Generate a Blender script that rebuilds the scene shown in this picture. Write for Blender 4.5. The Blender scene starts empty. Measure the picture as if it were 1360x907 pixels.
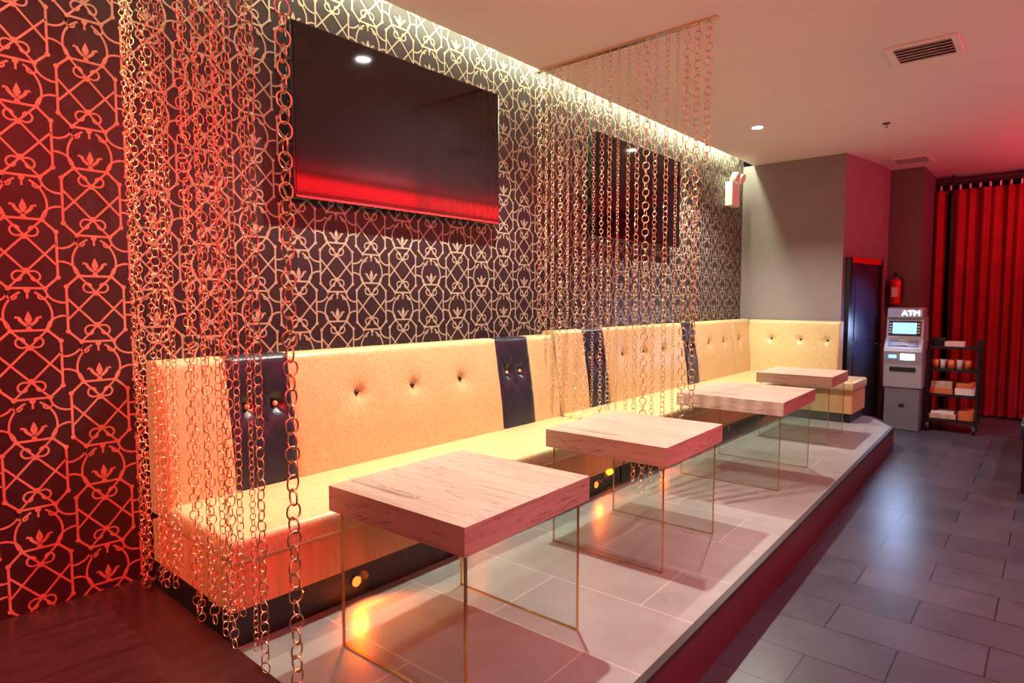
import bpy, bmesh, math, random
import numpy as np
from mathutils import Vector, Matrix
random.seed(7)
S=bpy.context.scene
S.view_settings.view_transform='Standard'
S.view_settings.exposure=0.12
COL=S.collection
# ---------------------------------------------------------------- materials
def newmat(name):
    m=bpy.data.materials.new(name); m.use_nodes=True
    nt=m.node_tree; b=nt.nodes['Principled BSDF']
    return m,nt,b
def pmat(name,col,rough=.5,metal=0,emit=None,es=0,coat=0,var=0,vscale=8,spec=None,bump=0,bscale=60):
    m,nt,b=newmat(name)
    b.inputs['Base Color'].default_value=(*col,1)
    b.inputs['Roughness'].default_value=rough
    b.inputs['Metallic'].default_value=metal
    if coat: b.inputs['Coat Weight'].default_value=coat; b.inputs['Coat Roughness'].default_value=.08
    if spec is not None: b.inputs['Specular IOR Level'].default_value=spec
    if emit: b.inputs['Emission Color'].default_value=(*emit,1); b.inputs['Emission Strength'].default_value=es
    tc=nt.nodes.new('ShaderNodeTexCoord')
    if var:
        n=nt.nodes.new('ShaderNodeTexNoise'); n.inputs['Scale'].default_value=vscale; n.inputs['Detail'].default_value=6
        nt.links.new(tc.outputs['Object'],n.inputs['Vector'])
        r=nt.nodes.new('ShaderNodeValToRGB')
        r.color_ramp.elements[0].position=.3; r.color_ramp.elements[1].position=.7
        r.color_ramp.elements[0].color=(*[c*(1-var) for c in col],1)
        r.color_ramp.elements[1].color=(*[min(1,c*(1+var)) for c in col],1)
        nt.links.new(n.outputs['Fac'],r.inputs['Fac']); nt.links.new(r.outputs['Color'],b.inputs['Base Color'])
    if bump:
        n=nt.nodes.new('ShaderNodeTexNoise'); n.inputs['Scale'].default_value=bscale; n.inputs['Detail'].default_value=4
        nt.links.new(tc.outputs['Object'],n.inputs['Vector'])
        bp=nt.nodes.new('ShaderNodeBump'); bp.inputs['Strength'].default_value=bump; bp.inputs['Distance'].default_value=.01
        nt.links.new(n.outputs['Fac'],bp.inputs['Height']); nt.links.new(bp.outputs['Normal'],b.inputs['Normal'])
    return m
def woodmat(name,c0,c1,c2,stretch,rough=.45,crack=False):
    m,nt,b=newmat(name)
    tc=nt.nodes.new('ShaderNodeTexCoord'); mp=nt.nodes.new('ShaderNodeMapping'); mp.inputs['Scale'].default_value=stretch
    nt.links.new(tc.outputs['Object'],mp.inputs['Vector'])
    n=nt.nodes.new('ShaderNodeTexNoise'); n.inputs['Scale'].default_value=1; n.inputs['Detail'].default_value=9; n.inputs['Roughness'].default_value=.65; n.inputs['Distortion'].default_value=.5
    nt.links.new(mp.outputs['Vector'],n.inputs['Vector'])
    r=nt.nodes.new('ShaderNodeValToRGB'); e=r.color_ramp.elements
    e[0].position=.28; e[0].color=(*c0,1); e[1].position=.72; e[1].color=(*c2,1)
    k=e.new(.42); k.color=(*c1,1)
    nt.links.new(n.outputs['Fac'],r.inputs['Fac']); nt.links.new(r.outputs['Color'],b.inputs['Base Color'])
    if crack:
        n2=nt.nodes.new('ShaderNodeTexNoise'); n2.inputs['Scale'].default_value=1; n2.inputs['Detail'].default_value=4; n2.inputs['Distortion'].default_value=.8
        mp2=nt.nodes.new('ShaderNodeMapping'); mp2.inputs['Scale'].default_value=[s*.9 for s in stretch]; mp2.inputs['Location'].default_value=(3,5,1)
        nt.links.new(tc.outputs['Object'],mp2.inputs['Vector']); nt.links.new(mp2.outputs['Vector'],n2.inputs['Vector'])
        r2=nt.nodes.new('ShaderNodeValToRGB'); q=r2.color_ramp.elements
        q[0].position=.488; q[0].color=(1,1,1,1); q[1].position=.512; q[1].color=(1,1,1,1); k=q.new(.5); k.color=(.28,.24,.22,1)
        nt.links.new(n2.outputs['Fac'],r2.inputs['Fac'])
        mx=nt.nodes.new('ShaderNodeMix'); mx.data_type='RGBA'; mx.blend_type='MULTIPLY'; mx.inputs['Factor'].default_value=.7
        nt.links.new(r.outputs['Color'],mx.inputs['A']); nt.links.new(r2.outputs['Color'],mx.inputs['B']); nt.links.new(mx.outputs['Result'],b.inputs['Base Color'])
    b.inputs['Roughness'].default_value=rough
    bp=nt.nodes.new('ShaderNodeBump'); bp.inputs['Strength'].default_value=.15; bp.inputs['Distance'].default_value=.004
    nt.links.new(n.outputs['Fac'],bp.inputs['Height']); nt.links.new(bp.outputs['Normal'],b.inputs['Normal'])
    return m
def tilemat(name,ca,cb,mortar,bw,rh,offset,rough,msize=.004,rot=0,lo=.62,hi=1.15,rv=.1):
    m,nt,b=newmat(name)
    tc=nt.nodes.new('ShaderNodeTexCoord'); mp=nt.nodes.new('ShaderNodeMapping'); mp.inputs['Rotation'].default_value=(0,0,rot)
    nt.links.new(tc.outputs['Object'],mp.inputs['Vector'])
    br=nt.nodes.new('ShaderNodeTexBrick'); br.offset=offset
    br.inputs['Scale'].default_value=1; br.inputs['Brick Width'].default_value=bw; br.inputs['Row Height'].default_value=rh
    br.inputs['Mortar Size'].default_value=msize; br.inputs['Mortar Smooth'].default_value=.1
    br.inputs['Color1'].default_value=(*ca,1); br.inputs['Color2'].default_value=(*cb,1); br.inputs['Mortar'].default_value=(*mortar,1)
    nt.links.new(mp.outputs['Vector'],br.inputs['Vector'])
    n=nt.nodes.new('ShaderNodeTexNoise'); n.inputs['Scale'].default_value=3.5; n.inputs['Detail'].default_value=8; n.inputs['Roughness'].default_value=.65
    nt.links.new(tc.outputs['Object'],n.inputs['Vector'])
    r=nt.nodes.new('ShaderNodeValToRGB'); r.color_ramp.elements[0].position=.3; r.color_ramp.elements[1].position=.7
    r.color_ramp.elements[0].color=(lo,lo,lo,1); r.color_ramp.elements[1].color=(hi,hi,hi,1)
    nt.links.new(n.outputs['Fac'],r.inputs['Fac'])
    mx=nt.nodes.new('ShaderNodeMix'); mx.data_type='RGBA'; mx.blend_type='MULTIPLY'; mx.inputs['Factor'].default_value=1
    nt.links.new(br.outputs['Color'],mx.inputs['A']); nt.links.new(r.outputs['Color'],mx.inputs['B'])
    nt.links.new(mx.outputs['Result'],b.inputs['Base Color'])
    rr=nt.nodes.new('ShaderNodeMapRange'); rr.inputs['To Min'].default_value=rough-rv/2; rr.inputs['To Max'].default_value=rough+rv
    nt.links.new(n.outputs['Fac'],rr.inputs['Value']); nt.links.new(rr.outputs['Result'],b.inputs['Roughness'])
    bp=nt.nodes.new('ShaderNodeBump'); bp.inputs['Strength'].default_value=.3; bp.inputs['Distance'].default_value=.002; bp.invert=True
    nt.links.new(br.outputs['Fac'],bp.inputs['Height']); nt.links.new(bp.outputs['Normal'],b.inputs['Normal'])
    return m
def fabricmat():
    m,nt,b=newmat('gold_brocade')
    tc=nt.nodes.new('ShaderNodeTexCoord')
    v=nt.nodes.new('ShaderNodeTexNoise'); v.inputs['Scale'].default_value=42; v.inputs['Detail'].default_value=1; v.inputs['Distortion'].default_value=3
    nt.links.new(tc.outputs['Object'],v.inputs['Vector'])
    r=nt.nodes.new('ShaderNodeValToRGB'); e=r.color_ramp.elements
    e[0].position=.46; e[0].color=(.53,.40,.19,1); e[1].position=.54; e[1].color=(.64,.51,.27,1)
    nt.links.new(v.outputs['Fac'],r.inputs['Fac']); nt.links.new(r.outputs['Color'],b.inputs['Base Color'])
    b.inputs['Roughness'].default_value=.36
    bp=nt.nodes.new('ShaderNodeBump'); bp.inputs['Strength'].default_value=.08; bp.inputs['Distance'].default_value=.002
    nt.links.new(v.outputs['Fac'],bp.inputs['Height']); nt.links.new(bp.outputs['Normal'],b.inputs['Normal'])
    return m
def glassmat():
    m,nt,b=newmat('clear_glass')
    nt.nodes.remove(b); o=nt.nodes['Material Output']
    tr=nt.nodes.new('ShaderNodeBsdfTransparent'); tr.inputs['Color'].default_value=(.93,.97,.95,1)
    gl=nt.nodes.new('ShaderNodeBsdfGlossy'); gl.inputs['Roughness'].default_value=.02
    lw=nt.nodes.new('ShaderNodeLayerWeight'); lw.inputs['Blend'].default_value=.5
    pw=nt.nodes.new('ShaderNodeMath'); pw.operation='POWER'; pw.inputs[1].default_value=3
    ml=nt.nodes.new('ShaderNodeMath'); ml.operation='MULTIPLY_ADD'; ml.inputs[1].default_value=.38; ml.inputs[2].default_value=.06
    mx=nt.nodes.new('ShaderNodeMixShader')
    nt.links.new(lw.outputs['Facing'],pw.inputs[0]); nt.links.new(pw.outputs[0],ml.inputs[0])
    nt.links.new(ml.outputs[0],mx.inputs[0]); nt.links.new(tr.outputs[0],mx.inputs[1]); nt.links.new(gl.outputs[0],mx.inputs[2])
    nt.links.new(mx.outputs[0],o.inputs['Surface'])
    return m
M={}
M['paper']=pmat('wallpaper_dark',(.022,.014,.018),.36,var=.15,vscale=30,bump=.05,bscale=200)
M['gold']=pmat('wallpaper_gold',(.37,.335,.24),.45,metal=.1,var=.1,vscale=20)
M['grey']=pmat('grey_paint',(.23,.205,.205),.6,var=.05,vscale=3)
M['dgrey']=pmat('dark_paint',(.13,.105,.11),.6,var=.05,vscale=3)
M['ceil']=pmat('ceiling_paint',(.80,.72,.69),.7,var=.02,vscale=2)
M['fabric']=fabricmat()
M['navy']=pmat('navy_leather',(.016,.017,.035),.3,bump=.12,bscale=150)
M['basew']=woodmat('bench_base_laminate',(.50,.27,.11),(.58,.33,.14),(.66,.41,.19),(30,30,2))
M['black']=pmat('black_laminate',(.012,.011,.012),.4)
M['blackg']=pmat('black_gloss',(.008,.007,.008),.12,coat=.5)
M['door']=pmat('door_lacquer',(.03,.035,.06),.3,coat=.3)
M['riser']=pmat('riser_lacquer',(.10,.012,.02),.35)
M['tabx']=woodmat('weathered_oak_top',(.34,.24,.17),(.50,.39,.30),(.62,.51,.41),(2.0,24,24),crack=True)
M['taby']=woodmat('weathered_oak_edge',(.32,.22,.165),(.48,.36,.28),(.60,.48,.385),(24,2.0,24),crack=True)
M['brass']=pmat('brass_edge',(.75,.45,.15),.25,metal=1)
M['glass']=glassmat()
M['chain']=pmat('brass_chain',(.80,.60,.38),.26,metal=.95)
M['plat']=tilemat('platform_tile',(.31,.315,.30),(.27,.275,.26),(.46,.44,.38),.9,.45,.5,.34,rot=math.radians(-2),lo=.80,hi=1.08,rv=.04)
M['floor']=tilemat('floor_tile',(.07,.074,.092),(.046,.05,.066),(.016,.016,.02),.6,.3,.5,.29,lo=.75,hi=1.12,rv=.06)
M['trim']=pmat('nosing',(.03,.012,.014),.4)
M['stepw']=woodmat('dark_step_wood',(.018,.004,.005),(.03,.007,.008),(.05,.012,.012),(30,3,30),.25)
M['screen']=pmat('tv_screen',(.006,.005,.006),.07,spec=.8)
M['chrome']=pmat('chrome',(.7,.7,.7),.15,metal=1)
M['curt']=pmat('red_velvet',(.28,.008,.014),.75,var=.15,vscale=5)
M['silver']=pmat('atm_silver',(.42,.42,.46),.35,metal=.3)
M['atmd']=pmat('atm_grey',(.16,.16,.18),.4)
M['white']=pmat('white_plastic',(.75,.73,.68),.4)
M['red']=pmat('red_enamel',(.6,.02,.02),.25)
M['bluee']=pmat('atm_screen',(.1,.2,.4),.3,emit=(.25,.5,1),es=1.8)
M['whitee']=pmat('lit_panel',(.8,.8,.9),.3,emit=(.75,.85,1),es=4)
M['lens']=pmat('downlight_lens',(1,1,1),.3,emit=(1,.96,.9),es=40)
M['puck']=pmat('amber_lens',(1,.4,.05),.3,emit=(1,.28,.03),es=1.6)
M['redled']=pmat('red_led',(1,.05,.05),.3,emit=(1,.006,.012),es=12)
M['coveled']=pmat('cove_led',(1,1,.8),.3,emit=(.9,1,.62),es=9)
M['paperw']=pmat('paper_goods',(.55,.40,.28),.6,var=.3,vscale=12)
M['orange']=pmat('orange_card',(.6,.16,.05),.5)
M['steel']=pmat('dark_steel',(.05,.05,.055),.3,metal=.7)
# ---------------------------------------------------------------- helpers
def mkobj(name,verts,faces,mats,fm=None,smooth=False,recalc=True):
    me=bpy.data.meshes.new(name); me.from_pydata([tuple(v) for v in verts],[],faces)
    for m in (mats if isinstance(mats,list) else [mats]): me.materials.append(m)
    if fm is not None: me.polygons.foreach_set('material_index',fm)
    if recalc:
        bm=bmesh.new(); bm.from_mesh(me); bmesh.ops.recalc_face_normals(bm,faces=bm.faces); bm.to_mesh(me); bm.free()
    if smooth: me.polygons.foreach_set('use_smooth',[True]*len(me.polygons))
    me.update()
    o=bpy.data.objects.new(name,me); COL.objects.link(o); return o
def box(name,x0,x1,y0,y1,z0,z1,mat,bevel=0,seg=2,parent=None):
    c=((x0+x1)/2,(y0+y1)/2,(z0+z1)/2); h=((x1-x0)/2,(y1-y0)/2,(z1-z0)/2)
    bm=bmesh.new(); bmesh.ops.create_cube(bm,size=2); bmesh.ops.scale(bm,vec=h,verts=bm.verts)
    if bevel: bmesh.ops.bevel(bm,geom=bm.edges[:],offset=bevel,segments=seg,profile=.5,affect='EDGES')
    me=bpy.data.meshes.new(name); bm.to_mesh(me); bm.free()
    if bevel and seg>2: me.polygons.foreach_set('use_smooth',[True]*len(me.polygons))
    me.materials.append(mat)
    o=bpy.data.objects.new(name,me); COL.objects.link(o); o.location=c
    if parent: o.parent=parent
    return o
def cyl(name,p,r,h,mat,axis='z',r2=None,n=24,parent=None,bevel=0):
    bm=bmesh.new(); bmesh.ops.create_cone(bm,cap_ends=True,segments=n,radius1=r,radius2=r if r2 is None else r2,depth=h)
    if bevel:
        es=[e for e in bm.edges if abs(e.verts[0].co.z-e.verts[1].co.z)<1e-6]
        bmesh.ops.bevel(bm,geom=es,offset=bevel,segments=3,profile=.5,affect='EDGES')
    if axis=='x': bmesh.ops.rotate(bm,matrix=Matrix.Rotation(math.pi/2,3,'Y'),verts=bm.verts)
    if axis=='y': bmesh.ops.rotate(bm,matrix=Matrix.Rotation(-math.pi/2,3,'X'),verts=bm.verts)
    me=bpy.data.meshes.new(name); bm.to_mesh(me); bm.free(); me.materials.append(mat)
    for f in me.polygons: f.use_smooth=len(f.vertices)==4
    o=bpy.data.objects.new(name,me); COL.objects.link(o); o.location=p
    if parent: o.parent=parent
    return o
def prism(name,pts,z0,z1,mat,parent=None):
    n=len(pts); v=[(x,y,z0) for x,y in pts]+[(x,y,z1) for x,y in pts]
    f=[list(range(n))[::-1],list(range(n,2*n))]+[[i,(i+1)%n,n+(i+1)%n,n+i] for i in range(n)]
    o=mkobj(name,v,f,mat)
    if parent: o.parent=parent
    return o
def empty(name,loc=(0,0,0),rz=0):
    e=bpy.data.objects.new(name,None); e.location=loc; e.rotation_euler=(0,0,rz); e.empty_display_size=.1; COL.objects.link(e); return e
def light(name,kind,loc,energy,col,target=None,parent=None,**kw):
    l=bpy.data.lights.new(name,kind); l.energy=energy; l.color=col
    for k,v in kw.items(): setattr(l,k,v)
    o=bpy.data.objects.new(name,l); COL.objects.link(o); o.location=loc
    if target is not None: o.rotation_euler=(Vector(target)-Vector(loc)).to_track_quat('-Z','Y').to_euler()
    if parent:
        o.parent=parent; o.matrix_parent_inverse=Matrix.Translation(parent.location).inverted()
    return o
def tube(name,pts,r,mat,parent=None,cyclic=False):
    c=bpy.data.curves.new(name,'CURVE'); c.dimensions='3D'; s=c.splines.new('POLY'); s.points.add(len(pts)-1)
    for i,p in enumerate(pts): s.points[i].co=(*p,1)
    s.use_cyclic_u=cyclic; c.bevel_depth=r; c.bevel_resolution=2; c.materials.append(mat)
    o=bpy.data.objects.new(name,c); COL.objects.link(o)
    if parent: o.parent=parent
    return o
# ---------------------------------------------------------------- camera
cam=bpy.data.cameras.new('camera'); cam.lens=21.97; cam.sensor_width=36; cam.clip_start=.02
co=bpy.data.objects.new('camera',cam); COL.objects.link(co)
co.location=(3.0,0,1.53); co.rotation_euler=(math.radians(90-3.8),0,math.radians(40.9)); S.camera=co
CZ=3.18; PZ=.23
# ---------------------------------------------------------------- shell
box('floor',-.1,4.6,-2.6,10.6,-.1,0,M['floor'])
wl=box('wall_left',-.1,0,-2.6,7.87,0,3.45,M['paper'])
box('wall_right',4.5,4.6,-2.6,10.6,0,3.45,M['dgrey'])
box('wall_front',0,4.5,-2.6,-2.5,0,3.45,M['dgrey'])
prism('wall_back',[(-.1,7.87),(1.16,7.87),(1.35,8.92),(1.35,10.6),(-.1,10.6)],0,CZ,M['grey'])
prism('wall_column',[(1.35,9.3),(1.72,9.3),(1.72,10.45),(1.35,10.45)],0,CZ,M['dgrey'])
box('wall_window',1.35,4.5,10.45,10.6,0,3.45,M['dgrey'])
box('ceiling',.13,4.5,-2.5,10.45,CZ,CZ+.12,M['ceil'])
box('trim_cove_lid',0,.5,-2.5,7.87,CZ+.24,CZ+.27,M['ceil'])
# cove LED run
cl=empty('cove_led_strip',(.065,2.6,CZ+.13))
box('diffuser',-.012,.012,-5.0,5.2,.085,.095,M['coveled'],parent=cl)
light('cove_light','AREA',(.065,2.7,CZ+.2),165,(.93,1,.66),target=(.065,2.7,0),parent=cl,shape='RECTANGLE',size=.05,size_y=10.1)
# ---------------------------------------------------------------- wallpaper pattern
PV=[];PF=[]
def strip(pts,w=.0085,closed=False):
    n=len(pts); d=len(PV)%7*.00006; base=len(PV)
    for i,(x,y) in enumerate(pts):
        a=pts[(i-1)%n] if (closed or i>0) else pts[i]; b=pts[(i+1)%n] if (closed or i<n-1) else pts[i]
        def nrm(p,q):
            dx,dy=q[0]-p[0],q[1]-p[1]; l=math.hypot(dx,dy) or 1; return (-dy/l,dx/l)
        n1=nrm(a,(x,y)) if a!=(x,y) else nrm((x,y),b); n2=nrm((x,y),b) if b!=(x,y) else n1
        m=(n1[0]+n2[0],n1[1]+n2[1]); l=math.hypot(*m) or 1; m=(m[0]/l,m[1]/l)
        k=w/2/max(.5,m[0]*n1[0]+m[1]*n1[1])
        PV.append((x+m[0]*k,y+m[1]*k,d)); PV.append((x-m[0]*k,y-m[1]*k,d))
    for i in range(n if closed else n-1):
        j=(i+1)%n; PF.append([base+2*i,base+2*j,base+2*j+1,base+2*i+1])
def poly(pts):
    b=len(PV); d=.0005
    for x,y in pts: PV.append((x,y,d))
    PF.append(list(range(b,b+len(pts))))
def arc(cx,cy,r,a0,a1,n=12,r1=None):
    r1=r if r1 is None else r1
    return [(cx+(r+(r1-r)*i/n)*math.cos(math.radians(a0+(a1-a0)*i/n)),cy+(r+(r1-r)*i/n)*math.sin(math.radians(a0+(a1-a0)*i/n))) for i in range(n+1)]
HT=.49; W=.262; cy=HT/2
a_,b_,c_=.116,.152,.050
LW=.0088
def both(pts,w=LW):
    strip(pts,w); strip([(-x,y) for x,y in pts],w)
def four(pts,w=LW):
    both(pts,w); both([(x,-y) for x,y in pts],w)
# octagon frame
strip([(a_-c_,b_),(a_,b_-c_),(a_,-b_+c_),(a_-c_,-b_),(-a_+c_,-b_),(-a_,-b_+c_),(-a_,b_-c_),(-a_+c_,b_)],LW*1.15,True)
# crossing trellis: two bars each way, forming a central diamond
both([(-(a_-c_),b_),(a_,-.050)]); both([(-a_,.050),(a_-c_,-b_)])
# heart scrolls in upper and lower part
four([(.0,.064)]+arc(.029,.103,.029,-125,200,14,.009),LW*.9)
# joints
for sx in (1,-1):
    for sy in (1,-1):
        for (px,py) in ((a_-c_,b_),(a_,b_-c_)):
            poly(arc(px*sx,py*sy,.0105,0,330,9))
# short links to the neighbouring column
both([(a_,.030),(W-a_,.030)]); both([(a_,-.030),(W-a_,-.030)])
def fleur(y0,s,k=1.1):
    L=[(0,0),(.007,.010),(.013,.022),(.008,.038),(0,.056),(-.008,.038),(-.013,.022),(-.007,.010)]
    poly([(k*x,y0+k*s*y) for x,y in L])
    for sx in (1,-1):
        P=[(.004,.004),(.018,.016),(.026,.032),(.042,.037),(.046,.026),(.036,.028),(.032,.016),(.02,.002)]
        poly([(k*sx*x,y0+k*s*y) for x,y in P])
    poly([(-k*.016,y0-k*s*.004),(k*.016,y0-k*s*.004),(k*.016,y0+k*s*.003),(-k*.016,y0+k*s*.003)])
    poly([(-k*.005,y0),(k*.005,y0),(k*.011,y0-k*s*.018),(-k*.011,y0-k*s*.018)])
fleur(b_+.024,1)
poly(arc(0,HT-b_-.010,.012,0,330,9)); strip([(0,HT-b_),(0,HT-b_-.045)],LW)
both(arc(-.030,cy-.028,.118,-28,62,10))
both(arc(a_-c_+.062,b_,.062,180,95,7))
both(arc(a_-c_+.062,HT-b_,.062,180,265,7))
both(arc(.050,HT-b_-.032,.026,60,-200,12,.009),LW*.85)
PSC=.88
V=np.array(PV); V[:,:2]*=PSC; HT*=PSC; W*=PSC; nV=len(V)
allV=[];allF=[];k=0
ncol=int(math.ceil((7.87+1.6)/W))+1
for c in range(ncol):
    for r in range(-1,9):
        yy=7.87-.12-c*W; zz=.2+r*HT+(HT/2 if c%2 else 0)
        if zz>3.2+HT/2 : continue
        v=np.empty((nV,3)); v[:,0]=.0012+V[:,2]+(.0006 if c%2 else 0); v[:,1]=yy+V[:,0]; v[:,2]=zz+V[:,1]
        allV.append(v); 
        allF.extend([[i+k for i in f] for f in PF]); k+=nV
allV=np.concatenate(allV)
pat=mkobj('wallpaper_pattern',allV.tolist(),allF,M['gold'],recalc=False)
bm=bmesh.new(); bm.from_mesh(pat.data)
for pc,pn in (((0,0,3.4),(0,0,1)),((0,0,PZ),(0,0,-1)),((0,7.868,0),(0,1,0)),((0,-1.6,0),(0,-1,0))):
    bmesh.ops.bisect_plane(bm,geom=bm.verts[:]+bm.edges[:]+bm.faces[:],plane_co=pc,plane_no=pn,clear_outer=True)
for f in bm.faces:
    if f.normal.x<0: f.normal_flip()
bm.to_mesh(pat.data); bm.free()
pat.parent=wl; pat.matrix_parent_inverse=Matrix.Translation(wl.location).inverted()
# ---------------------------------------------------------------- platform
pp=[(0.001,-2.49),(2.16,-2.49),(1.99,1.83),(1.80,7.35),(1.52,7.86),(0.001,7.865)]
prism('floor_platform',pp,0.0,PZ,M['plat'])
def offs(p,q,d0,d1,z0,z1,name,mat):
    dx,dy=q[0]-p[0],q[1]-p[1]; l=math.hypot(dx,dy); nx,ny=dy/l,-dx/l
    if nx<0: nx,ny=-nx,-ny
    return prism(name,[(p[0]+nx*d0,p[1]+ny*d0),(q[0]+nx*d0,q[1]+ny*d0),(q[0]+nx*d1,q[1]+ny*d1),(p[0]+nx*d1,p[1]+ny*d1)],z0,z1,mat)
for nm,i in (('a',1),('b',2),('c',3)):
    offs(pp[i],pp[i+1],.001,.012,.0,PZ-.02,'trim_riser_'+nm,M['riser'])
    offs(pp[i],pp[i+1],-.014,.016,PZ-.02,PZ+.004,'trim_nosing_'+nm,M['trim'])
box('wooden_step',.002,1.92,-2.0,.975,PZ+.001,.305,M['stepw'],bevel=.004)
# ---------------------------------------------------------------- bench
def back(name,s0,s1,zb,zt,stripes,buttons,fmap,parent):
    prof=[(.03,zb),(.03,zt-.02),(.036,zt-.006),(.05,zt),(.12,zt),(.140,zt-.006),(.152,zt-.02)]
    nfront=len(prof)-1
    nz=34
    for i in range(1,nz+1):
        t=i/nz; prof.append((.152+.09*t,(zt-.02)+(zb-(zt-.02))*t))
    ns=int((s1-s0)/.018)
    bounds=[b for st in stripes for b in st]
    ss=sorted(set([s0+(s1-s0)*i/ns for i in range(ns+1)]+bounds))
    verts=[];faces=[];fm=[]
    P=len(prof)
    for s in ss:
        for j,(d,z) in enumerate(prof):
            if j>=nfront:
                for bs,bz in buttons:
                    q=(s-bs)**2+(z-bz)**2
                    d-=.030*math.exp(-q/(2*.022**2))+.012*math.exp(-q/(2*.07**2))
                    for a,b in stripes:
                        if a<=bs<=b and a<=s<=b:
                            for sg in (1,-1):
                                d-=.010*math.exp(-((abs(s-bs)-abs(z-bz)*.75)/.010)**2)*math.exp(-abs(z-bz)/.12)
                for bb in bounds+[s0,s1]: d-=.012*math.exp(-((s-bb)/.010)**2)
                d+=.012*math.sin(math.pi*min(1,(zt-z)/(zt-zb)))
            verts.append(fmap(s,d,z))
    for i in range(len(ss)-1):
        m_=(ss[i]+ss[i+1])/2; mi=1 if any(a<m_<b for a,b in stripes) else 0
        for j in range(P-1):
            faces.append([i*P+j,(i+1)*P+j,(i+1)*P+j+1,i*P+j+1]); fm.append(mi)
        faces.append([i*P+P-1,(i+1)*P+P-1,(i+1)*P,i*P]); fm.append(mi)
    faces.append(list(range(P))); fm.append(0); L=(len(ss)-1)*P
    faces.append([L+j for j in range(P)]); fm.append(0)
    o=mkobj(name,verts,faces,[M['fabric'],M['navy']],fm,smooth=False)
    for f in o.data.polygons: f.use_smooth=len(f.vertices)==4
    o.parent=parent
    for k,(bs,bz) in enumerate(buttons):
        t=((zt-.02)-bz)/((zt-.02)-zb); d=.152+.09*t-.022
        bm=bmesh.new(); bmesh.ops.create_uvsphere(bm,u_segments=12,v_segments=8,radius=.013)
        me=bpy.data.meshes.new('button'); bm.to_mesh(me); bm.free(); me.materials.append(M['navy'] if not any(a<=bs<=b for a,b in stripes) else M['fabric'])
        me.polygons.foreach_set('use_smooth',[True]*len(me.polygons))
        ob=bpy.data.objects.new(f'button_{k}',me); COL.objects.link(ob); ob.location=fmap(bs,d,bz); ob.parent=parent
mapL=lambda s,d,z:(d,s,z)
BY=7.868
mapB=lambda s,d,z:(s,BY-d,z)
SZ=.66
b1=empty('banquette_bench')
back('back_a',1.0,3.76,SZ-.06,1.268,[(1.29,1.60),(3.12,3.46)],[(1.38,1.03),(1.52,1.03),(1.99,1.03),(2.38,1.03),(2.77,1.03),(3.22,1.03),(3.36,1.03)],mapL,b1)
box('seat_a',.16,.80,1.0,3.76,SZ-.10,SZ,M['fabric'],bevel=.025,seg=4,parent=b1)
box('base_a',.03,.77,1.005,3.76,.38,SZ-.095,M['basew'],parent=b1)
box('plinth_a',.03,.745,1.01,3.76,PZ+.001,.38,M['black'],parent=b1)
b2=empty('banquette_bench')
back('back_b',3.78,7.21,SZ-.06,1.295,[(4.16,4.46),(5.92,6.2)],[(4.25,1.06),(4.37,1.06),(4.75,1.06),(5.12,1.06),(5.5,1.06),(6.0,1.06),(6.12,1.06),(6.55,1.06),(6.95,1.06)],mapL,b2)
box('seat_b',.16,.80,3.78,7.215,SZ-.09,SZ+.01,M['fabric'],bevel=.025,seg=4,parent=b2)
box('base_b',.03,.77,3.785,7.215,.38,SZ-.085,M['basew'],parent=b2)
box('plinth_b',.03,.745,3.78,7.215,PZ+.001,.38,M['black'],parent=b2)
b3=empty('banquette_corner_bench')
back('back_return',7.22,7.80,SZ-.06,1.295,[],[(7.4,1.06)],mapL,b3)
back('back_c',.17,1.2,SZ-.06,1.29,[],[(.45,1.07),(.78,1.07),(1.07,1.07)],mapB,b3)
box('seat_c',.05,1.46,7.22,7.84,SZ-.09,SZ+.012,M['fabric'],bevel=.025,seg=4,parent=b3)
box('base_c',.06,1.44,7.25,7.84,.33,SZ-.085,M['basew'],parent=b3)
box('plinth_c',.06,1.42,7.27,7.84,PZ+.001,.33,M['black'],parent=b3)
for k,(py,en) in enumerate(((1.56,2.8),(3.45,1.0),(4.35,.6))):
    e=empty('amber_step_light',(.746,py,.305))
    cyl('rim',(.003,0,0),.024,.006,M['chrome'],axis='x',parent=e)
    cyl('lens',(.007,0,0),.020,.006,M['puck'],axis='x',parent=e)
    light('amber_glow','SPOT',(.775,py,.33),en*6,(1,.11,.003),target=(1.25,py,.235),parent=e,spot_size=2.6,spot_blend=.6,shadow_soft_size=.02)
# ---------------------------------------------------------------- tables
def table(x,y,hx=.345,hy=.355):
    e=empty('lounge_table',(x,y,PZ),math.radians(2))
    tz=.846-PZ; th=.095
    v=[(sx*hx,sy*hy,z) for z in (tz-th,tz) for sx,sy in ((-1,-1),(1,-1),(1,1),(-1,1))]
    f=[[3,2,1,0],[4,5,6,7],[0,1,5,4],[1,2,6,5],[2,3,7,6],[3,0,4,7]]
    o=mkobj('table_top',v,f,[M['tabx'],M['taby']],[0,0,0,1,0,1]); o.parent=e
    md=o.modifiers.new('b','BEVEL'); md.width=.002; md.segments=2
    for k,sy in enumerate((-1,1)):
        yy=sy*(hy-.035); ex=hx-.03
        box(f'glass_panel_{k}',-ex,ex,yy-.006,yy+.006,.004,tz-th-.001,M['glass'],parent=e)
        for q,sx in enumerate((-1,1)):
            box(f'edge_{k}{q}',sx*ex-.0018,sx*ex+.0018,yy-.0063,yy+.0063,.002,tz-th-.001,M['brass'],parent=e)
        box(f'foot_{k}',-ex,ex,yy-.0063,yy+.0063,.001,.0035,M['brass'],parent=e)
table(1.33,1.64); table(1.315,2.97); table(1.27,4.72,.38,.42); table(1.2,6.35,.33,.34)
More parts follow.
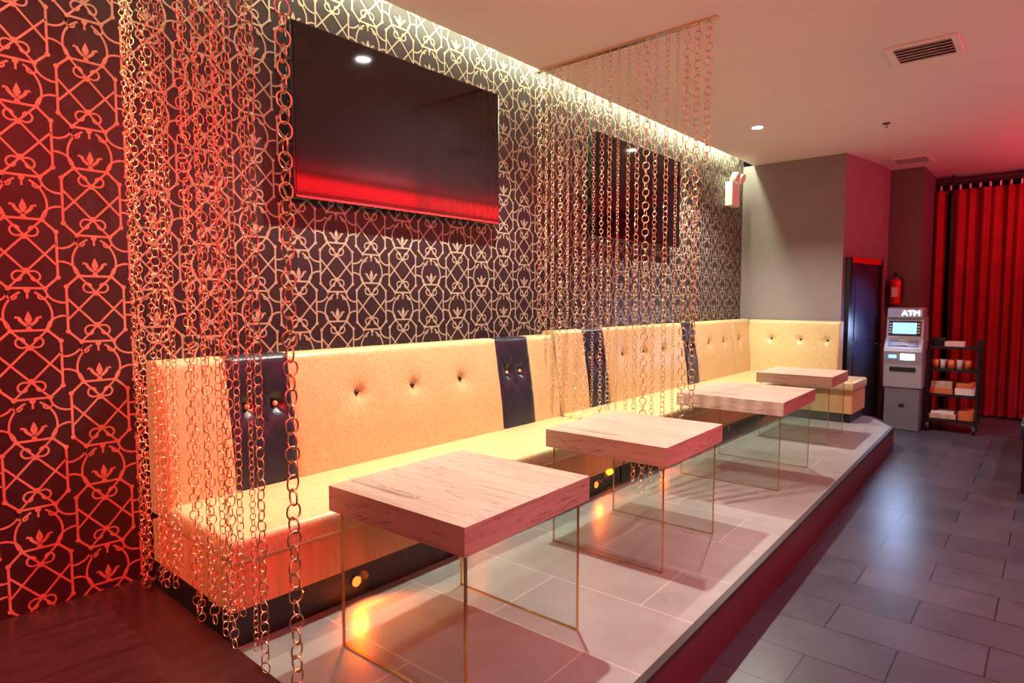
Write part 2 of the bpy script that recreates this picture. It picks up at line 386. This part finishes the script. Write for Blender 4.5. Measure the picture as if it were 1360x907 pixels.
# ---------------------------------------------------------------- chains
def torus_link(r,w,el,n=14,m=5):
    v=[]
    for i in range(n):
        a=2*math.pi*i/n
        for j in range(m):
            b=2*math.pi*j/m; q=r+w*math.cos(b)
            v.append((q*math.cos(a), w*math.sin(b), q*math.sin(a)+(el if math.sin(a)>0.01 else -el if math.sin(a)<-.01 else 0)))
    f=[]
    for i in range(n):
        for j in range(m):
            f.append((i*m+j,((i+1)%n)*m+j,((i+1)%n)*m+(j+1)%m,i*m+(j+1)%m))
    return np.array(v),np.array(f)
def chain_curtain(name,chains,ypos,x0,x1):
    VV=[];FF=[];k=0
    for (x,zb,r,w,el) in chains:
        v,f=torus_link(r,w,el,n=16 if r>.015 else 12,m=5)
        pitch=2*(r+el-w); z=CZ-.02-r; ph=random.uniform(0,math.pi); yj=ypos+random.uniform(-.012,.012); i=0
        while z>zb:
            an=ph+(math.pi/2 if i%2 else 0)+random.uniform(-.25,.25)
            R=np.array([[math.cos(an),-math.sin(an),0],[math.sin(an),math.cos(an),0],[0,0,1]])
            VV.append(v@R.T+np.array([x,yj,z])); FF.append(f+k); k+=len(v); z-=pitch; i+=1
    VV=np.concatenate(VV); FF=np.concatenate(FF)
    e=empty(name)
    o=mkobj('chains',VV.tolist(),FF.tolist(),M['chain'],smooth=True,recalc=False); o.parent=e
    box('ceiling_bar',x0,x1,ypos-.02,ypos+.02,CZ-.015,CZ-.001,M['chain'],parent=e)
fine=(.0095,.0016,.002); mid=(.0125,.0019,.0025); med=(.0155,.0022,.003); big=(.021,.0030,.003)
ch=[]
rs=[.33,.34,.40,.36,.38,.42,.50,.37,.36,.45,.40,.37,.42,.36,.48,.38,.36]
xs=[.13,.17,.21,.30,.38,.46,.54,.62,.69,.75,.81,.86,.91,.96,1.02,1.08,1.17]
for i,x in enumerate(xs):
    ch.append((x,rs[i],*(med if i%3==1 else fine if i%3==0 else mid)))
ch.append((1.345,.36,*big))
chain_curtain('hanging_chains',ch,.935,.08,1.4)
ch=[]
n=20
for i in range(n):
    x=.12+(1.40-.12)*i/(n-1)
    if x<.8: zb=SZ+.06+random.uniform(0,.1)
    else: zb=random.choice([.27,.3,.36,.45])
    st=(med if i%3==0 else fine if i%3==1 else mid)
    if i in (13,17,18): st=big
    if i in (18,): zb=.85
    if i==17: zb=.75
    if i==19: zb=2.3; st=big
    ch.append((x,zb,*st))
chain_curtain('hanging_chains',ch,3.62,.1,1.45)
# ---------------------------------------------------------------- TVs
def tv(y0,y1,z0,z1):
    e=empty('wall_television',(0.0,(y0+y1)/2,(z0+z1)/2)); w=(y1-y0)/2; h=(z1-z0)/2
    box('mount',.002,.05,-.25,.25,-.2,.2,M['black'],parent=e)
    box('housing',.05,.095,-w,w,-h,h,M['blackg'],bevel=.006,parent=e)
    box('screen',.0955,.098,-w+.014,w-.014,-h+.022,h-.014,M['screen'],parent=e)
    box('lower_trim',.06,.099,-w+.01,w-.01,-h-.006,-h+.004,M['chrome'],parent=e)
tv(1.685,3.22,2.055,2.918); tv(4.42,5.95,2.06,2.92)
# ---------------------------------------------------------------- emergency light
e=empty('emergency_light',(0,7.42,2.80))
box('case',.002,.09,-.12,.12,-.16,.12,M['white'],bevel=.01,parent=e)
for s in (-1,1):
    h=cyl(f'lamp_{s+1}',(.11,s*.075,.17),.05,.07,M['white'],axis='x',r2=.06,parent=e); h.rotation_euler=(0,.3,0)
    cyl(f'lamp_stem_{s+1}',(.06,s*.075,.14),.015,.06,M['white'],parent=e)
# ---------------------------------------------------------------- ceiling items
def downlight(x,y,energy,col=(1,.93,.80),size=2.2,blend=.6):
    e=empty('recessed_downlight',(x,y,CZ))
    v=[];f=[];n=32
    for i in range(n):
        a=2*math.pi*i/n
        for (r,z) in ((.048,-.002),(.052,-.008),(.068,-.006),(.07,-.001)): v.append((r*math.cos(a),r*math.sin(a),z))
    for i in range(n):
        for j in range(3): f.append([i*4+j,((i+1)%n)*4+j,((i+1)%n)*4+j+1,i*4+j+1])
    o=mkobj('trim_ring',v,f,M['white'],smooth=True); o.parent=e
    cyl('lens',(0,0,-.004),.045,.004,M['lens'],parent=e)
    light('beam','SPOT',(x,y,CZ-.02),energy,col,target=(x,y,0),parent=e,spot_size=size,spot_blend=blend,shadow_soft_size=.035)
downlight(.85,2.66,345); downlight(.78,6.15,320)
for yy in (1.2,3.4,7.7): downlight(3.7,yy,100,(.80,.84,1),1.9)
def vent(x,y,s):
    e=empty('ceiling_air_vent',(x,y,CZ))
    for (a0,a1,c0,c1) in ((-s,s,-s,-s+.04),(-s,s,s-.04,s),(-s,-s+.04,-s+.04,s-.04),(s-.04,s,-s+.04,s-.04)):
        box('frame',a0,a1,c0,c1,-.014,-.001,M['ceil'],parent=e)
    box('dark_duct',-s+.04,s-.04,-s+.04,s-.04,-.003,-.001,M['dgrey'],parent=e)
    n=6
    for i in range(n):
        c=-s+.06+(2*s-.12)*i/(n-1)
        b=box(f'slat_{i}',-s+.04,s-.04,c-.014,c+.014,-.012,-.009,M['ceil'],parent=e); b.rotation_euler=(.5,0,0)
vent(2.28,5.0,.2); vent(1.66,8.75,.2)
e=empty('ceiling_sprinkler',(1.74,6.8,CZ)); cyl('escutcheon',(0,0,-.005),.035,.008,M['dgrey'],parent=e); cyl('head',(0,0,-.025),.012,.03,M['chrome'],parent=e)
# ---------------------------------------------------------------- door on angled wall
ang=math.atan2(1.05,.19)
e=empty('door_1',(1.16,7.87,0),ang)
box('leaf',.14,.92,-.04,-.012,.01,1.95,M['door'],parent=e)
box('jamb_a',.07,.135,-.055,-.003,0,2.02,M['black'],parent=e); box('jamb_b',.925,.99,-.055,-.003,0,2.02,M['black'],parent=e)
box('head',.135,.925,-.055,-.003,1.955,2.02,M['red'],parent=e)  # red colour on the head stands in for red light over the door
for k,(z0,z1) in enumerate(((.2,.9),(1.05,1.8))): box(f'panel_{k}',.25,.81,-.048,-.04,z0,z1,M['door'],bevel=.003,parent=e)
cyl('handle',(.84,-.07,1.0),.012,.12,M['chrome'],axis='x',parent=e)
# ---------------------------------------------------------------- ATM
e=empty('atm_machine',(1.69,8.72,0),0)
box('cabinet',-.18,.18,-.22,.22,.0,.50,M['atmd'],bevel=.012,parent=e)
def side(name,prof,hw,mat,bev=.012):
    n=len(prof); v=[(-hw,y,z) for y,z in prof]+[(hw,y,z) for y,z in prof]
    f=[list(range(n)),list(range(n,2*n))[::-1]]+[[i,n+i,n+(i+1)%n,(i+1)%n] for i in range(n)]
    o=mkobj(name,v,f,mat); o.parent=e
    md=o.modifiers.new('b','BEVEL'); md.width=bev; md.segments=3; return o
side('body',[(-.235,.50),(-.245,.78),(-.28,.93),(-.27,.97),(-.19,1.08),(.2,1.08),(.2,.50)],.195,M['silver'])
side('head',[(-.20,1.07),(-.17,1.33),(.15,1.33),(.18,1.07)],.19,M['silver'])
side('hood',[(-.21,1.32),(-.21,1.42),(-.16,1.44),(.08,1.44),(.1,1.32)],.18,M['silver'])
def tilt(name,x0,x1,y,z,hh,mat,ang):
    o=box(name,x0,x1,y-.004,y+.004,z-hh,z+hh,mat,parent=e); o.rotation_euler=(ang,0,0); return o
tilt('screen_bezel',-.16,.16,-.192,1.20,.085,M['black'],-.115)
tilt('screen',-.12,.12,-.198,1.20,.065,M['bluee'],-.115)
for s in (-1,1):
    for k in range(4): box(f'side_key_{k}',s*.142-.012,s*.142+.012,-.207,-.198,1.145+k*.033,1.16+k*.033,M['white'],parent=e)
tilt('keypad_plate',-.15,.15,-.232,1.027,.045,M['atmd'],-.62)
for i in range(4):
    for j in range(3): box(f'key_{i}{j}',-.05+i*.024,-.032+i*.024,-.262+j*.022,-.25+j*.022,1.003+j*.026,1.012+j*.026,M['white'],parent=e)
tilt('lit_reader',-.02,.12,-.268,.87,.035,M['whitee'],.22)
tilt('lit_dispenser',-.14,-.06,-.268,.87,.02,M['bluee'],.22)
box('cash_slot',-.13,.13,-.256,-.24,.70,.75,M['black'],bevel=.004,parent=e)
box('lower_lock',-.03,.03,-.228,-.218,.28,.32,M['chrome'],parent=e)
t=bpy.data.curves.new('sign_text','FONT'); t.body='ATM'; t.size=.09; t.extrude=.004; t.align_x='CENTER'; t.align_y='CENTER'; t.materials.append(M['whitee'])
to=bpy.data.objects.new('sign_text',t); COL.objects.link(to); to.parent=e; to.location=(.06,-.216,1.375); to.rotation_euler=(math.pi/2,0,0)
light('screen_glow','AREA',(1.68,8.44,1.2),5,(.40,.58,1),target=(1.6,7.5,.9),parent=e,shape='RECTANGLE',size=.25,size_y=.25)
# ---------------------------------------------------------------- fire extinguisher
e=empty('fire_extinguisher',(1.47,9.21,1.47))
cyl('tank',(0,0,.16),.062,.32,M['red'],parent=e,bevel=.03)
cyl('neck',(0,0,.335),.02,.04,M['chrome'],parent=e)
box('valve',-.025,.025,-.06,.03,.35,.375,M['black'],bevel=.004,parent=e)
h=box('lever',-.01,.01,-.10,.03,.385,.395,M['black'],parent=e); h.rotation_euler=(-.2,0,0)
tube('hose',[(0.02,-.01,.36),(.07,-.02,.33),(.085,-.02,.25),(.08,-.03,.12),(.07,-.03,.06)],.009,M['black'],parent=e)
box('label',-.035,.035,-.064,-.058,.10,.22,M['white'],parent=e)
box('wall_bracket',-.03,.03,.055,.088,.15,.30,M['steel'],parent=e)
# ---------------------------------------------------------------- cart
CX=2.15
e=empty('utility_cart',(CX,8.85,0))
for k,(sx,sy) in enumerate(((-1,-1),(1,-1),(1,1),(-1,1))):
    box(f'post_{k}',sx*.235-.012,sx*.235+.012,sy*.17-.012,sy*.17+.012,.09,1.08,M['steel'],parent=e)
    cyl(f'caster_{k}',(sx*.22,sy*.16,.04),.038,.025,M['black'],axis='x',parent=e)
    box(f'fork_{k}',sx*.22-.018,sx*.22+.018,sy*.16-.014,sy*.16+.014,.04,.10,M['chrome'],parent=e)
for k,z in enumerate((.13,.42,.71,.97)):
    box(f'shelf_{k}',-.235,.235,-.17,.17,z,z+.018,M['black'],parent=e)
    box(f'lip_{k}',-.235,.235,-.182,-.172,z,z+.03,M['steel'],parent=e)
def items(name,z,lst):
    q=empty(name,(CX,8.85,z))
    for i,(x,w,d,z0,h,m) in enumerate(lst): box(f'item_{i}',x-w/2,x+w/2,-d/2,d/2,z0+.001,h,m,bevel=.003,parent=q)
items('folded_menus',.148,[(-.08,.26,.30,0,.06,M['paperw']),(-.08,.22,.28,.06,.09,M['white']),(.14,.14,.3,0,.11,M['orange'])])
items('card_boxes',.438,[(-.1,.22,.30,0,.07,M['orange']),(-.1,.2,.28,.07,.15,M['paperw']),(.12,.18,.30,0,.08,M['white']),(.12,.16,.26,.08,.14,M['orange'])])
q=empty('drinking_cups',(CX,8.85,.73))
for i,x in enumerate((-.17,-.10,-.02,.06,.14)): cyl(f'cup_{i}',(x,-.10+.04*(i%2),.055),.028,.11,M['white' if i%2 else 'orange'],r2=.036,parent=q)
items('napkin_stack',.988,[(0,.18,.2,0,.06,M['white']),(-.15,.1,.12,0,.1,M['steel'])])
# ---------------------------------------------------------------- curtains
def curtain(name,x0,x1,z0,z1,y):
    nx=int((x1-x0)/.008); nzz=12; v=[];f=[]
    for i in range(nx+1):
        x=x0+(x1-x0)*i/nx
        for j in range(nzz+1):
            t=j/nzz; z=z0+(z1-z0)*t
            am=.035*(1-.35*t)
            v.append((x+.008*math.sin(x*31+t),y+am*math.sin(x*2*math.pi/.12+.9*math.sin(x*7))+.014*math.sin(x*23+3*t),z))
    for i in range(nx):
        for j in range(nzz): a=i*(nzz+1)+j; f.append([a,a+nzz+1,a+nzz+2,a+1])
    return mkobj(name,v,f,M['curt'],smooth=True)
c1=curtain('red_curtain',1.93,4.46,.02,2.985,10.2)
c2=curtain('red_curtain',1.74,1.86,.02,2.985,10.2)
e=empty('curtain_track'); box('rail',1.73,4.49,10.17,10.23,3.05,3.09,M['steel'],parent=e)
for i in range(26): box(f'glider_{i}',1.78+i*.105,1.80+i*.105,10.19,10.21,2.99,3.05,M['white'],parent=e)
for i in range(4): box(f'bracket_{i}',1.9+i*.8,1.93+i*.8,10.19,10.21,3.09,CZ-.001,M['steel'],parent=e)
e=empty('window_1'); box('frame_a',1.74,1.80,10.36,10.44,.1,3.1,M['steel'],parent=e); box('frame_b',4.40,4.46,10.36,10.44,.1,3.1,M['steel'],parent=e)
box('frame_top',1.8,4.4,10.36,10.44,3.04,3.1,M['steel'],parent=e); box('frame_bottom',1.8,4.4,10.36,10.44,.1,.16,M['steel'],parent=e)
box('pane',1.8,4.4,10.39,10.40,.16,3.04,M['blackg'],parent=e)
# ---------------------------------------------------------------- dark booth right
e=empty('lounge_bench_seat')
box('base',2.86,3.5,6.3,8.7,.0,.42,M['stepw'],bevel=.004,parent=e)
box('cushion',2.84,3.52,6.28,8.72,.42,.56,M['navy'],bevel=.03,seg=4,parent=e)
# ---------------------------------------------------------------- red lighting
e=empty('red_neon_strip',(4.47,2.8,3.0))
box('tube',-.02,.02,-4.8,5.4,-.10,.10,M['redled'],parent=e)
box('channel',.0205,.029,-4.8,5.4,-.12,.12,M['steel'],parent=e)
def par(x,y,z,tgt,energy,col,size,name='unseen_spotlight'):
    e=empty(name,(x,y,z)); d=(Vector(tgt)-Vector((x,y,z))).normalized()
    q=d.to_track_quat('-Z','Y').to_euler()
    c=cyl('can',tuple(-d*.08),.07,.16,M['black'],parent=e); c.rotation_euler=q
    cyl('stem',(-d.x*.08,-d.y*.08,(CZ-z)/2+.03),.01,CZ-z-.06,M['black'],parent=e)
    light('beam','SPOT',(x+d.x*.02,y+d.y*.02,z+d.z*.02),energy,col,target=tgt,parent=e,spot_size=size,spot_blend=.8,shadow_soft_size=.06)
par(3.7,-1.2,2.95,(0,.1,1.4),1700,(1,.004,.010),.90)
par(4.1,.6,1.7,(1.5,1.8,.75),65,(1,.03,.05),.9)
par(4.1,3.5,1.7,(1.5,4.2,.6),55,(1,.03,.06),1.2)
par(4.1,2.0,2.6,(2.3,2.8,.05),170,(1,.01,.04),.9)  # added spot out of view, puts a red glow on the riser
par(4.1,-.2,2.2,(.5,2.9,3.18),260,(1,.07,.20),1.0)  # added spot out of view, gives the ceiling pink glow near the cove
par(3.9,8.0,2.95,(2.8,10.2,1.5),120,(1,.06,.06),1.6)
par(3.3,7.0,2.95,(1.25,8.3,1.3),380,(.16,.36,1),.35)  # added spot out of view, makes the blue highlight on the door
# added unseen uplighters on the opposite wall, put in to brighten the ceiling
for yy in (-1.0,2.2,5.4,8.6):
    e=empty('added_uplighter',(4.5,yy,2.2))
    cyl('shade',(-.09,0,0),.05,.16,M['white'],r2=.08,parent=e); box('arm',-.05,-.002,-.02,.02,-.03,.01,M['steel'],parent=e)
    light('ceiling_fill','SPOT',(4.41,yy,2.3),95 if yy<5 else 80 if yy<8 else 230,(1,.36,.36) if yy<5 else (1,.24,.30) if yy<8 else (1,.04,.11),target=(3.6,yy,3.18),parent=e,spot_size=2.6,spot_blend=.8,shadow_soft_size=.06)
w=bpy.data.worlds.new('world'); S.world=w; w.use_nodes=True; w.node_tree.nodes['Background'].inputs[0].default_value=(.5,.4,.45,1); w.node_tree.nodes['Background'].inputs[1].default_value=.05
